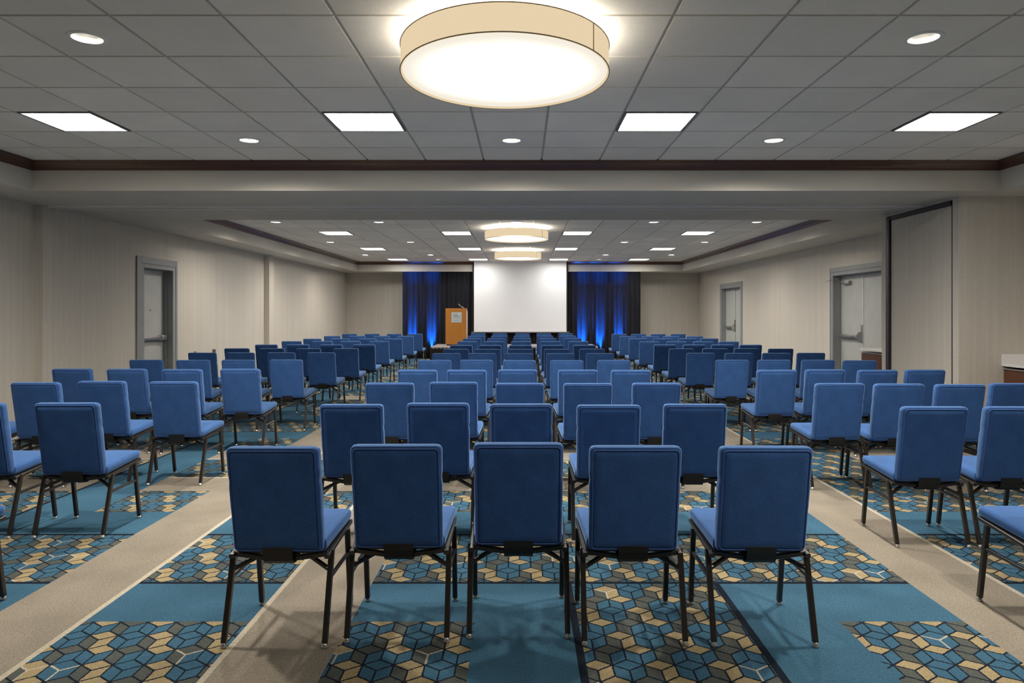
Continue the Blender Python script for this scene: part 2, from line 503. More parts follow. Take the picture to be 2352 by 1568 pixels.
# ------------------------------------------------------------------ walls
def wall(name, boxes, m=M_WALL):
    bm = bmesh.new()
    for b in boxes: box(bm, *b)
    return new_obj(name, bm, m, kind='structure')
LD = (10.82, 11.71, 2.153)           # left door opening y0,y1,top
RD = (11.48, 13.27, 2.150)
FD = (18.90, 20.68, 2.150)
W = .30
wall('wall_left', [(XL - W, XL, YP0 + .08, LD[0] - .05, 0, ZS), (XL - W, XL, LD[0] - .05, LD[1] + .05, LD[2] + .04, ZS), (XL - W, XL, LD[1] + .05, YB + W, 0, ZS)])
wall('wall_left_near', [(XLN - W, XLN, YN, YP0 + .06, 0, ZS)])
wall('wall_left_jamb', [(XLN - .05, XPIL, YP0, YP1, 0, ZS)])
wall('wall_left_pilaster', [(XL - .05, -5.689, 15.90, 16.22, 0, ZS)])
wall('wall_right', [(XR, XR + W, YC1, RD[0] - .05, 0, ZS), (XR, XR + W, RD[0] - .05, RD[1] + .05, RD[2] + .04, ZS), (XR, XR + W, RD[1] + .05, FD[0] - .05, 0, ZS),
                    (XR, XR + W, FD[0] - .05, FD[1] + .05, FD[2] + .04, ZS), (XR, XR + W, FD[1] + .05, YB + W, 0, ZS)])
wall('wall_right_near', [(XRN, XRN + W, YN, YC1, 0, ZS)])
wall('wall_back', [(XL, XR, YB, YB + W, 0, ZS)])
wall('wall_front', [(XLN - W, XRN + W, YN - W, YN, 0, ZS)])
wall('wall_right_closet', [(XCL, XRN, YC0, YC0 + .11, 0, ZS), (XCL, XRN, YC1 - .125, YC1, 0, ZS), (XCL + .12, XRN, YC0 + .11, YC1 - .125, 0, ZS), (XCL, XCL + .12, YC0 + .11, YC1 - .125, 2.737, ZS)])

# pocket door of the folding partition closet
bm = bmesh.new()
y0, y1 = YC0 + .11, YC1 - .125
box(bm, XCL + .005, XCL + .11, y0, y0 + .03, 0, 2.736)
box(bm, XCL - .012, XCL + .11, y1 - .085, y1, 0, 2.736)
box(bm, XCL - .006, XCL + .11, y0 + .03, y1 - .085, 2.684, 2.736)
d4 = new_obj('door_4', bm, M_DARKTRIM, kind='structure')
bm = bmesh.new(); box(bm, XCL + .012, XCL + .10, y0 + .036, y1 - .092, .02, 2.680, bev=.003)
new_obj('door_panel', bm, M_WALL, d4)
bm = bmesh.new(); box(bm, XCL - .016, XCL - .010, y1 - .052, y1 - .046, .02, 2.70)
new_obj('edge_strip', bm, M_RAIL, d4)

# ------------------------------------------------------------------ soffits with tray openings
def build_soffit():
    bm = bmesh.new()
    X0, X1, Y0, Y1 = XLN - W, XRN + W, YN - W, YB + W
    T = .55
    box(bm, X0, TX_L, Y0, Y1, ZS, ZS + T)
    box(bm, TX_R, X1, Y0, Y1, ZS, ZS + T)
    box(bm, TX_L, TX_R, Y0, NT[0], ZS, ZS + T)
    box(bm, TX_L, TX_R, NT[1], FT[0], ZS, ZS + T)
    box(bm, TX_L, TX_R, FT[1], Y1, ZS, ZS + T)
    return new_obj('ceiling_soffit', bm, M_PAINT, kind='structure')
build_soffit()

# aluminium partition track on the beam
bm = bmesh.new()
box(bm, XPIL + .01, XCL - .02, 8.540, 8.575, ZS - .024, ZS + .004, 0)
box(bm, XPIL + .01, XCL - .02, 8.665, 8.700, ZS - .024, ZS + .004, 0)
box(bm, XPIL + .01, XCL - .02, 8.575, 8.665, ZS - .010, ZS + .004, 1)
new_obj('trim_3', bm, [M_TRIMWHITE, M_DARK], kind='structure')

# crown mouldings
def crown(name, y0, y1):
    prof = [(0, -.094), (.010, -.094), (.013, -.086), (.013, -.080), (.022, -.074), (.026, -.066), (.030, -.056), (.040, -.040), (.054, -.027), (.064, -.021), (.068, -.014), (.074, -.012), (.080, -.006), (.080, .004)]
    bm = bmesh.new(); loops = []
    for p, z in prof:
        loops.append([bm.verts.new(c) for c in ((TX_L + p, y0 + p, ZC + z), (TX_R - p, y0 + p, ZC + z), (TX_R - p, y1 - p, ZC + z), (TX_L + p, y1 - p, ZC + z))])
    for a, b in zip(loops, loops[1:]):
        for k in range(4): bm.faces.new((a[k], a[(k + 1) % 4], b[(k + 1) % 4], b[k]))
    return new_obj(name, bm, M_CROWN, smooth=False, kind='structure')
crown('trim_1', *NT); crown('trim_2', *FT)

# ------------------------------------------------------------------ suspended ceilings
XLINES = [TX0 + TILE * k for k in range(-8, 10)]
NEAR_Y = [5.641 + .6115 * k for k in range(-15, 5)]
FAR_Y = [14.0 + .595 * k for k in range(-8, 16)]
def clip_lines(ls, a, b): return [a] + [l for l in ls if a + .02 < l < b - .02] + [b]
def ceiling(name, ylines, yr, troffers, downs, hole=.088):
    xs = clip_lines(XLINES, TX_L, TX_R); ys = clip_lines(ylines, *yr)
    bm = bmesh.new(); h = .0105; zt = ZC
    lay = bm.faces.layers.float.new('tint')
    def inc(pts, x0, x1, y0, y1): return [p for p in pts if x0 < p[0] < x1 and y0 < p[1] < y1]
    for i in range(len(xs) - 1):
        for j in range(len(ys) - 1):
            x0, x1, y0, y1 = xs[i] + h, xs[i + 1] - h, ys[j] + h, ys[j + 1] - h
            if inc(troffers, x0, x1, y0, y1): continue
            t = random.random()
            d = inc(downs, x0, x1, y0, y1)
            if d:
                cx, cy = (x0 + x1) / 2, (y0 + y1) / 2; n = 32; ci, sq = [], []
                for k in range(n):
                    a = 2 * math.pi * k / n + math.pi / 4; c, s = math.cos(a), math.sin(a)
                    q = 1 / max(abs(c), abs(s))
                    ci.append(bm.verts.new((cx + hole * c, cy + hole * s, zt)))
                    sq.append(bm.verts.new((cx + c * q * (x1 - x0) / 2, cy + s * q * (y1 - y0) / 2, zt)))
                fs = [bm.faces.new((ci[k], ci[(k + 1) % n], sq[(k + 1) % n], sq[k])) for k in range(n)]
            else:
                sq = [bm.verts.new(p) for p in ((x0, y0, zt), (x1, y0, zt), (x1, y1, zt), (x0, y1, zt))]
                fs = [bm.faces.new(sq)]
            up = [bm.verts.new((v.co.x, v.co.y, zt + .018)) for v in sq]
            for k in range(len(sq)): fs.append(bm.faces.new((sq[k], up[k], up[(k + 1) % len(sq)], sq[(k + 1) % len(sq)])))
            for f in fs: f.material_index = 0; f[lay] = t
    for x in xs[1:-1]: box(bm, x - .012, x + .012, yr[0], yr[1], ZC + .011, ZC + .03, 1)
    for y in ys[1:-1]: box(bm, TX_L, TX_R, y - .012, y + .012, ZC + .0114, ZC + .03, 1)
    box(bm, TX_L, TX_R, yr[0], yr[1], ZC + .30, ZC + .32, 1)     # slab above the grid
    return new_obj(name, bm, [M_TILE, M_TGRID], kind='structure')

TXC = [-3.752, -1.313, 1.125, 3.563]
near_tro = [(x, 5.641 + .306) for x in TXC]
far_tro = [[(x, y + .2975) for x in TXC] for y in (14.0, 17.57, 21.14)]
DXN = [-2.533, -.094, 2.344]
near_down = [[(DXN[0], 4.113), (DXN[2], 4.113)], [(x, 6.558) for x in DXN]]
DXF = [-4.361, -2.533, -.094, 2.344, 4.173]
far_down = [[(x, 12.5125) for x in DXF], [(x, 16.0825) for x in DXF if abs(x) > .2], [(x, 19.6525) for x in DXF if abs(x) > .2], [(x, 21.4375) for x in (DXF[1], DXF[3])]]
ceiling('ceiling', NEAR_Y, NT, near_tro, sum(near_down, []) + [(DXN[0], 1.667), (DXN[2], 1.667)])
ceiling('ceiling_far', FAR_Y, FT, sum(far_tro, []), sum(far_down, []))

# ------------------------------------------------------------------ ceiling lights
def copy_tree(o, parent=None):
    c = o.copy(); COL.objects.link(c)
    if parent: c.parent = parent
    for ch in list(o.children): copy_tree(ch, c)
    return c

def make_troffer():
    t = thing('troffer_light', '', 'ceiling light')
    bm = bmesh.new(); a = .292; w = .017
    for b in ((-a, a, -a, -a + w), (-a, a, a - w, a), (-a, -a + w, -a + w, a - w), (a - w, a, -a + w, a - w)):
        box(bm, *b, -.004, .07)
    new_obj('frame', bm, M_TROFFRAME, t)
    bm = bmesh.new(); b = a - w; box(bm, -b, b, -b, b, .030, .036)
    new_obj('diffuser', bm, M_TROFFER, t)
    return t
def make_downlight():
    t = thing('recessed_downlight', '', 'ceiling light')
    bm = bmesh.new(); lathe(bm, [(.078, -.002), (.084, -.008), (.104, -.007), (.108, 0), (.108, .006), (.078, .006), (.078, -.002)], 32)
    new_obj('trim_ring', bm, M_TRIMWHITE, t, smooth=True)
    bm = bmesh.new(); lathe(bm, [(.080, .0), (.074, .03), (.064, .07), (.054, .10), (.0541, .115)], 32)
    new_obj('reflector', bm, M_REFLECT, t, smooth=True)
    bm = bmesh.new(); lathe(bm, [(.001, .078), (.028, .080), (.046, .090), (.053, .104)], 24)
    new_obj('lamp', bm, M_LENS, t, smooth=True)
    return t
def add_spot(parent, x, y, k=1.):
    l = bpy.data.lights.new('downlight_beam', 'SPOT'); l.energy = DOWN_W * k; l.color = (1, .93, .82)
    l.spot_size = math.radians(162); l.spot_blend = .8; l.shadow_soft_size = .075
    o = bpy.data.objects.new('downlight_beam', l); COL.objects.link(o); o.location = (0, 0, -.012); o.parent = parent

tro = make_troffer(); first = True
def place(proto, state, x, y, label, group):
    o = proto if state['n'] == 0 else copy_tree(proto)
    state['n'] += 1
    o.location = (x, y, ZC); o['label'] = label; o['group'] = group
    return o
st = {'n': 0}
pos4 = ['leftmost', 'second from left', 'third from left', 'rightmost']
for (x, y), p in zip(near_tro, pos4):
    place(tro, st, x, y, f'square white troffer light in the near tray ceiling, {p} of four', 'near troffer lights')
for r, rn in zip(far_tro, ('nearest', 'middle', 'farthest')):
    for (x, y), p in zip(r, pos4):
        place(tro, st, x, y, f'square troffer light in the far tray ceiling, {rn} row, {p}', 'far troffer lights')
dl = make_downlight(); sd = {'n': 0}
spots = []
def pd(x, y, label, group):
    o = place(dl, sd, x, y, label, group); spots.append((o, x, y))
pd(*near_down[0][0], 'large bright round downlight at upper left of the near ceiling', 'near downlights')
pd(*near_down[0][1], 'large round downlight at upper right showing its silver reflector', 'near downlights')
for (x, y), p in zip(near_down[1], ('left one', 'middle below big drum lamp', 'right one')):
    pd(x, y, f'small round downlight in near ceiling by the crown, {p}', 'near downlights')
five = ['leftmost', 'second from left', 'middle', 'second from right', 'rightmost']
for (x, y), p in zip(far_down[0], five):
    pd(x, y, f'round downlight just past the dropped beam in far ceiling, {p}', 'far downlights')
for r, rn in ((far_down[1], 'second row'), (far_down[2], 'third row')):
    for (x, y), p in zip(r, [five[0], five[1], five[3], five[4]]):
        pd(x, y, f'round downlight in far ceiling, {rn} past the beam, {p}', 'far downlights')
for (x, y), p in zip(far_down[3], ('left curtain', 'right curtain')):
    pd(x, y, f'tiny round downlight nearest the crown in front of the {p}', 'far downlights')
for x, p in zip((DXN[0], DXN[2]), ('left', 'right')):  # unseen pair carrying on the ceiling grid, added to fill nearest chair backs
    pd(x, 1.667, f'round unseen fill downlight overhead in the near ceiling, above the top edge of view, {p}', 'near downlights')
for o, x, y in spots: add_spot(o, x, y, (OVER_FILL_K * (.5 if x < 0 else 2.2) if y < 3 else 1.) if y < 9 else (FAR_K if y < 21 else .05))

# drum pendants
ZD = 2.843
def make_drum():
    t = thing('drum_pendant', '', 'pendant lamp')
    RX, RY, H = .600, .655, .149
    bm = bmesh.new()
    rings = []
    lathe(bm, [(1, 0), (1, H), (.985, H), (.985, .0), (1, 0)], 96, sx=RX, sy=RY)
    sh = new_obj('shade', bm, M_SHADE, t, smooth='angle')
    bm = bmesh.new()
    for z in (.0005, H - .002):
        tube(bm, [(1.003 * RX * math.cos(a * math.pi / 48), 1.003 * RY * math.sin(a * math.pi / 48), z) for a in range(96)], .0035, 6, True)
    new_obj('hoop', bm, M_HOOP, sh, smooth=True)
    bm = bmesh.new(); a = math.radians(-38)
    c = Vector((RX * 1.003 * math.cos(a), RY * 1.003 * math.sin(a), 0))
    tt = Vector((-RX * math.sin(a), RY * math.cos(a), 0)).normalized()
    bar(bm, c, c + Vector((0, 0, H)), .007, .003, up=tt.cross(Vector((0, 0, 1))), bev=0)
    new_obj('seam', bm, M_SEAM, sh)
    bm = bmesh.new()
    lathe(bm, [(.001, .006), (.4, .007), (.8, .009), (.984, .012), (.984, .018), (.001, .018)], 96, sx=RX, sy=RY)
    new_obj('diffuser', bm, M_DIFF, t, smooth=True)
    for (x, y) in ((-.33, -.22), (.33, -.22), (0, .40)):
        bm = bmesh.new(); tube(bm, [(x, y, H - .02), (x * .985, y * .985, ZC - ZD + .012)], .0045, 8)
        lathe(bm, [(.001, ZC - ZD - .012), (.020, ZC - ZD - .010), (.022, ZC - ZD + .006)], 16, c=(x * .985, y * .985, 0))
        new_obj('suspension_rod', bm, M_ROD, t, smooth=True)
    bm = bmesh.new()
    for a in (0, 60, 120):
        c, s = math.cos(math.radians(a)), math.sin(math.radians(a))
        bar(bm, (-RX * .985 * c, -RY * .985 * s, H - .012 + a * .00005), (RX * .985 * c, RY * .985 * s, H - .012 + a * .00005), .012, .006, bev=0)
    new_obj('spider', bm, M_ROD, t)
    return t
dr = make_drum(); sdp = {'n': 0}
for y, lab in ((4.113, 'huge cream fabric drum pendant hanging over the nearest chairs'), (13.34, 'cream drum pendant just past the dropped beam, upper of two over the aisle'), (18.15, 'smallest cream drum pendant, directly above the projection screen in view')):
    o = dr if sdp['n'] == 0 else copy_tree(dr); sdp['n'] += 1
    o.location = (-.096, y, ZD); o['label'] = lab; o['group'] = 'drum pendants'
for o in [x for x in bpy.data.objects if x.name.startswith('drum_pendant')]:
    l = bpy.data.lights.new('drum_uplight', 'AREA'); l.shape = 'DISK'; l.size = 1.08; l.energy = DRUM_UP; l.color = (1, .96, .88)
    lo = bpy.data.objects.new('drum_uplight', l); COL.objects.link(lo); lo.location = (0, 0, .146); lo.rotation_euler = (math.pi, 0, 0); lo.parent = o

# ------------------------------------------------------------------ doors
def door_frame(name, X, sgn, yo0, yo1, top, outer, outertop):
    """X wall face, sgn = direction into the wall; two-step casing round the opening"""
    bm = bmesh.new()
    a0, a1 = outer
    m0, m1, mt = yo0 - .09, yo1 + .09, top + .068
    def slab(y0, y1, z0, z1, d0, d1):
        xs = sorted((X + sgn * d0, X + sgn * d1)); box(bm, xs[0], xs[1], y0, y1, z0, z1, bev=.003, seg=1)
    p = -.022
    slab(a0, m0, 0, outertop, p, .01); slab(m1, a1, 0, outertop, p, .01); slab(m0, m1, mt, outertop, p, .01)
    p = -.016
    slab(m0 + .002, yo0, 0, mt, p, .16); slab(yo1, m1 - .002, 0, mt, p, .16); slab(yo0, yo1, top, mt - .002, p, .16)
    # door stop
    slab(yo0, yo0 + .014, 0, top, .075, .135); slab(yo1 - .014, yo1, 0, top, .075, .135); slab(yo0 + .014, yo1 - .014, top - .014, top, .075, .135)
    return new_obj(name, bm, M_FRAMEGREY, kind='structure')
def leaf(parent, X, sgn, y0, y1, top):
    bm = bmesh.new(); xs = sorted((X + sgn * .137, X + sgn * .18))
    box(bm, xs[0], xs[1], y0 + .004, y1 - .004, .008, top - .004, bev=.002, seg=1)
    return new_obj('door_leaf', bm, M_DOORGREY, parent)
def panic_bar(parent, X, sgn, yh, yl, z=1.04, cover=True):
    """bar from hinge side yh to latch side yl, on the room face of the leaf"""
    xf = X + sgn * .137
    s = 1 if yl > yh else -1
    bm = bmesh.new()
    xs = sorted((xf, xf - sgn * .06))
    y0, y1 = sorted((yh + s * .06, yl - s * .10))
    box(bm, xs[0], xs[1], y0, y1, z - .035, z + .035, bev=.004)
    y0, y1 = sorted((yh + s * .10, yh + s * .60))
    xs = sorted((xf - sgn * .06, xf - sgn * .072))
    box(bm, xs[0], xs[1], y0, y1, z - .026, z + .026, bev=.006)
    b = new_obj('panic_bar', bm, M_STEEL, parent, smooth='angle')
    bm = bmesh.new()
    if cover:
        # half-round head plate at the latch edge with a thin upper strike
        n = 20; rr = .115; cy = yl - s * .012
        o0, o1 = [], []
        for k in range(n + 1):
            a = math.pi * k / n
            yy = cy - s * math.sin(a) * rr * .78; zz = z + math.cos(a) * rr
            o0.append(bm.verts.new((xf, yy, zz))); o1.append(bm.verts.new((xf - sgn * (.03 + .06 * math.sin(a)), cy - s * math.sin(a) * rr * .66, z + math.cos(a) * rr * .88)))
        for k in range(n): bm.faces.new((o0[k], o0[k + 1], o1[k + 1], o1[k]))
        bm.faces.new(o1); bm.faces.new(o0[::-1]); bm.faces.new((o0[0], o1[0], o1[-1], o0[-1]))
        xs = sorted((xf, xf - sgn * .018)); ys = sorted((yl - s * .012, yl - s * .07)); box(bm, xs[0], xs[1], ys[0], ys[1], z + .10, z + .22, bev=.004)
    else:
        xs = sorted((xf, xf - sgn * .075)); ys = sorted((yl - s * .03, yl - s * .20)); box(bm, xs[0], xs[1], ys[0], ys[1], z - .045, z + .045, bev=.02, seg=4)
    new_obj('latch_cover', bm, M_STEEL, b, smooth='angle')
    return b

d1 = door_frame('door_1', XL, -1, LD[0], LD[1], LD[2], (10.61, 11.86), 2.321)
lf = leaf(d1, XL, -1, LD[0], LD[1], LD[2]); panic_bar(d1, XL, -1, LD[0], LD[1] - .0, 1.05, False)
bm = bmesh.new(); lathe(bm, [(.001, .0), (.009, .0), (.011, .006), (.009, .012), (.001, .012)], 12)
pe = new_obj('peephole', bm, M_STEEL, d1); pe.rotation_euler = (0, math.radians(90), 0); pe.location = (XL - .137, 11.28, 1.50)

d2 = door_frame('door_2', XR, 1, RD[0], RD[1], RD[2], (11.33, 13.40), 2.299)
mid = 12.385
leaf(d2, XR, 1, mid, RD[1], RD[2]); leaf(d2, XR, 1, RD[0], mid, RD[2])
panic_bar(d2, XR, 1, RD[1], mid, 1.03)
bm = bmesh.new(); box(bm, XR + .128, XR + .1365, mid - .006, mid + .010, .01, RD[2] - .02); new_obj('leaf_gap_strip', bm, M_GAPLIGHT, d2)  # pale strip in place of bright light between the leaves
bm = bmesh.new(); box(bm, XR + .075, XR + .137, 12.83, 13.10, 1.985, 2.045, bev=.012)
clo = new_obj('door_closer', bm, M_STEEL, d2, smooth='angle')
bm = bmesh.new(); bar(bm, (XR + .09, 13.05, 2.05), (XR - .03, 13.34, 2.075), .018, .006); bar(bm, (XR - .03, 13.34, 2.075), (XR - .035, 13.56, 2.06), .012, .006)
new_obj('closer_arm', bm, M_STEEL, clo)

d3 = door_frame('door_3', XR, 1, FD[0], FD[1], FD[2], (18.74, 20.82), 2.299)
mid = 19.80
leaf(d3, XR, 1, mid, FD[1], FD[2]); leaf(d3, XR, 1, FD[0], mid, FD[2])
panic_bar(d3, XR, 1, FD[1], mid, 1.035)
bm = bmesh.new(); box(bm, XR + .126, XR + .1365, FD[1] - .020, FD[1] - .001, .01, FD[2] - .02); new_obj('hinge_gap_light', bm, M_GAPLIGHT, d3)  # pale strip drawn for the light at the hinge gap
bm = bmesh.new(); box(bm, XR + .133, XR + .1365, mid - .004, mid + .004, .01, FD[2] - .02); new_obj('leaf_gap_strip', bm, M_DARK, d3)

# outlets on the left wall
def outlet(name, y, w, gang, label):
    bm = bmesh.new(); box(bm, XL, XL + .007, y - w / 2, y + w / 2, .655, .775, bev=.002)
    t = new_obj(name, bm, M_STEEL); tag(t, label, 'outlet', 'left wall outlets')
    for g in range(gang):
        for zz in (.735, .695):
            bm = bmesh.new(); yy = y + (g - (gang - 1) / 2) * .055
            box(bm, XL + .005, XL + .010, yy - .017, yy + .017, zz - .014, zz + .014, bev=.003)
            new_obj('socket', bm, M_DARK if g % 2 == 0 or gang > 1 else M_TRIMWHITE, t)
outlet('wall_outlet', 13.30, .135, 2, 'wide steel wall outlet with dark sockets showing above left chairs')
outlet('wall_outlet', 12.53, .085, 1, 'narrow wall outlet nearer the left grey door')

# ------------------------------------------------------------------ counters
XF = 5.345
def counter(y0, y1, lab, kind):
    zt = .900
    ct = thing('base_cabinet', lab[0], 'cabinet', (0, 0, 0))
    bm = bmesh.new(); box(bm, XF + .045, XR - .002, y0, y1, .10, zt - .052)
    new_obj('cabinet_body', bm, M_WALNUT, ct)
    n = 2; L = (y1 - y0) / n
    for k in range(n):
        bm = bmesh.new(); box(bm, XF + .022, XF + .044, y0 + k * L + .003, y0 + (k + 1) * L - .003, .105, zt - .075, bev=.002)
        new_obj('cabinet_door', bm, M_WALNUT, ct)
    bm = bmesh.new(); box(bm, XF + .018, XF + .050, y0, y1, zt - .068, zt - .052, bev=.002)
    new_obj('finger_rail', bm, M_RAIL, ct)
    bm = bmesh.new(); box(bm, XF + .08, XR - .002, y0, y1, 0, .10); new_obj('toe_kick', bm, M_DARK, ct)
    bm = bmesh.new(); box(bm, XF, XR - .001, y0 - .0, y1 + (.02 if kind == 'far' else 0), zt - .030, zt, bev=.004)
    top = new_obj('countertop', bm, M_WORKTOP); tag(top, lab[1], 'countertop')
    if kind == 'near':
        bm = bmesh.new(); box(bm, XF, XR - .001, y1 - .022, y1 - .002, zt, zt + .103, bev=.002); new_obj('backsplash', bm, M_WORKTOP, top)
    
    return ct
counter(5.45, YC0 - .001, ('walnut base cabinet below the white worktop at the right edge', 'white worktop with upright backsplash at the right edge of the photo'), 'near')
counter(YC1 + .001, 11.14, ('walnut base cabinet behind the partition closet, beside the grey double door', 'white worktop peeking out behind the partition closet by the double door'), 'far')

# ------------------------------------------------------------------ stage, curtains, screen, lectern
SZ = .478; SX0, SX1, SY0, SY1 = -2.62, 2.20, 20.30, 22.00
st_ = thing('stage_platform', 'low portable stage with grey top and dark skirt before the screen', 'stage', (0, 0, 0))
bm = bmesh.new(); box(bm, SX0, SX1, SY0, SY1, SZ - .05, SZ, bev=.006); new_obj('stage_top', bm, M_STAGETOP, st_)
def pleated(path, z0, z1, amp, pitch, thick=.004, flare=0.):
    """vertical cloth following a polyline with pleats, returned as bmesh"""
    pts = []
    for (p, q) in zip(path, path[1:]):
        p = Vector(p); q = Vector(q); L = (q - p).length; n = max(2, int(L / pitch * 6)); d = (q - p) / L; nrm = Vector((d.y, -d.x))
        for k in range(n):
            s = L * k / n
            pts.append((p + d * s, nrm, s))
    pts.append((Vector(path[-1]), nrm, L))
    bm = bmesh.new(); rows = []
    zs = [z0 + (z1 - z0) * t / 6 for t in range(7)]
    for z in zs:
        t = (z1 - z) / (z1 - z0)
        row = []
        for (p, nn, s) in pts:
            a = amp * (.45 + .55 * t) * (math.sin(2 * math.pi * s / pitch + .7 * math.sin(s * 5.1)) + .35 * math.sin(2 * math.pi * s / pitch * 1.7 + 1.3))
            c = p + nn * (a + flare * t * t)
            row.append(bm.verts.new((c.x, c.y, z)))
        rows.append(row)
    for a, b in zip(rows, rows[1:]):
        for k in range(len(a) - 1): bm.faces.new((a[k], a[k + 1], b[k + 1], b[k]))
    bmesh.ops.solidify(bm, geom=bm.faces[:], thickness=thick)
    return bm
bm = pleated([(SX0, SY1), (SX0, SY0), (SX1, SY0), (SX1, SY1)], .005, SZ - .03, .012, .11, flare=.03)
new_obj('stage_skirt', bm, M_SKIRT, st_, smooth=True)

def curtain(name, x0, x1, y, label, m, pitch, amp, zt):
    bm = pleated([(x0, y), (x1, y)], .01, zt, amp, pitch, .005)
    c = new_obj(name, bm, m, smooth=True); tag(c, label, 'curtain', 'stage backdrop curtains'); return c
YD = 22.36
curtain('drape', -3.77, -1.64, YD, 'navy drape left of the screen lit by blue uplights, behind the lectern', M_DRAPE, .145, .047, ZS - .006)
curtain('drape', 1.585, 3.77, YD, 'navy drape right of the screen lit by three blue uplights', M_DRAPE, .145, .047, ZS - .006)
curtain('drape', -1.635, 1.58, YD + .02, 'dark brown drape hanging behind and below the projection screen', M_DRAPEMID, .13, .022, ZS - .006)

# projection screen
YSCR = 22.20
sx0, sx1 = -1.497, 1.412; sz0, sz1 = .858, ZC - .004
scr = thing('projection_screen', 'large blank white projection screen pulled down from the ceiling behind the stage', 'projection screen', (0, YSCR, 0))
bm = bmesh.new(); box(bm, sx0, sx1, -.0015, .0015, sz0, sz1); new_obj('screen_surface', bm, M_SCREEN, scr)
bm = bmesh.new(); box(bm, sx0 - .048, sx0, -.0018, .0014, sz0, sz1); box(bm, sx1, sx1 + .048, -.0018, .0014, sz0, sz1); new_obj('screen_border', bm, M_BLACKCLOTH, scr)
bm = bmesh.new(); box(bm, sx0 - .09, sx1 + .09, -.016, .016, sz0 - .032, sz0, bev=.008); new_obj('bottom_bar', bm, M_SCREENBAR, scr)
bm = bmesh.new(); box(bm, sx0 - .09, sx1 + .09, -.045, .045, ZC - .006, ZC + .003); new_obj('ceiling_slot', bm, M_TRIMWHITE, scr)

# lectern
LX0, LX1, LY0, LY1, LH = -2.259, -1.640, 20.96, 21.42, 1.587
lec = thing('lectern', 'tall orange wood lectern with grey sign plate on the stage', 'lectern', ((LX0 + LX1) / 2, LY0, SZ))
w2 = (LX1 - LX0) / 2; h1 = LH - SZ; h2 = h1 - .115; dep = LY1 - LY0
bm = bmesh.new(); box(bm, -w2, w2, 0, .022, .035, h1, bev=.002); fp = new_obj('front_panel', bm, M_CHERRY, lec)
for sx, m in ((-1, M_CHERRY), (1, M_GLAREWOOD)):
    bm = bmesh.new(); a, b = sorted((sx * w2, sx * (w2 - .022)))
    vs = [bm.verts.new((x, y, z)) for x in (a, b) for (y, z) in ((.023, .035), (dep, .035), (dep, h2), (.14, h1 - .004), (.023, h1 - .001))]
    bm.faces.new(vs[:5]); bm.faces.new(vs[5:][::-1])
    for k in range(5): bm.faces.new((vs[k], vs[(k + 1) % 5], vs[5 + (k + 1) % 5], vs[5 + k]))
    s_ = new_obj('side_panel', bm, m, lec)
    if sx > 0: s_['label'] = 'side panel paled by painted glare'
bm = bmesh.new()
vs = [bm.verts.new(p) for p in ((-w2 + .024, .14, h1 - .03), (w2 - .024, .14, h1 - .03), (w2 - .024, dep, h2 - .02), (-w2 + .024, dep, h2 - .02), (-w2 + .024, .14, h1 - .012), (w2 - .024, .14, h1 - .012), (w2 - .024, dep, h2 - .002), (-w2 + .024, dep, h2 - .002))]
for f in ((0, 1, 2, 3), (4, 5, 6, 7), (0, 1, 5, 4), (1, 2, 6, 5), (2, 3, 7, 6), (3, 0, 4, 7)): bm.faces.new([vs[k] for k in f])
new_obj('reading_top', bm, M_CHERRY, lec)
bm = bmesh.new(); box(bm, -w2 + .024, w2 - .024, .024, .14, h1 - .028, h1 - .006); new_obj('top_ledge', bm, M_CHERRY, lec)
bm = bmesh.new(); box(bm, -w2 + .024, w2 - .024, .024, dep - .03, .035, .055); new_obj('floor_shelf', bm, M_CHERRY, lec)
bm = bmesh.new(); box(bm, -w2 + .03, w2 - .03, .03, dep - .02, 0, .035); new_obj('plinth', bm, M_DARK, lec)
# sign plate
px0, px1, pz0, pz1 = -2.086 - lec.location.x, -1.779 - lec.location.x, 1.166 - SZ, 1.470 - SZ
bm = bmesh.new(); box(bm, px0, px1, -.006, 0, pz0, pz1, bev=.0015); pl = new_obj('sign_plate', bm, M_PLAQUE, lec)
def text(body, x, z, size, m, parent, sp=1.0):
    cu = bpy.data.curves.new('lettering', 'FONT'); cu.body = body; cu.size = size; cu.extrude = .0006; cu.space_character = sp
    cu.materials.append(m)
    tmp = bpy.data.objects.new('lettering', cu); COL.objects.link(tmp)
    me = bpy.data.meshes.new_from_object(tmp.evaluated_get(bpy.context.evaluated_depsgraph_get()))
    bpy.data.objects.remove(tmp); me.name = 'lettering'
    o = bpy.data.objects.new('lettering', me); COL.objects.link(o); o.parent = parent
    o.location = (x, -.0066, z); o.rotation_euler = (math.pi / 2, 0, 0); return o
text('FOUR', px0 + .055, 1.378 - SZ, .062, M_INK, pl, .92)
text('POINTS', px0 + .055, 1.330 - SZ, .062, M_INK, pl, .92)
text('BY SHERATON', px0 + .057, 1.298 - SZ, .030, M_INK, pl, .95)
bm = bmesh.new(); tube(bm, [(px0 + .222 + .019 * math.cos(a * math.pi / 12), -.007, 1.400 - SZ + .019 * math.sin(a * math.pi / 12)) for a in range(24)], .0045, 6, True)
bm2 = new_obj('emblem', bm, M_LOGO, pl, smooth=True)
bm = bmesh.new(); box(bm, px0 + .070, px0 + .225, -.0068, -.0058, 1.229 - SZ, 1.236 - SZ); new_obj('caption_line', bm, M_INK, pl)

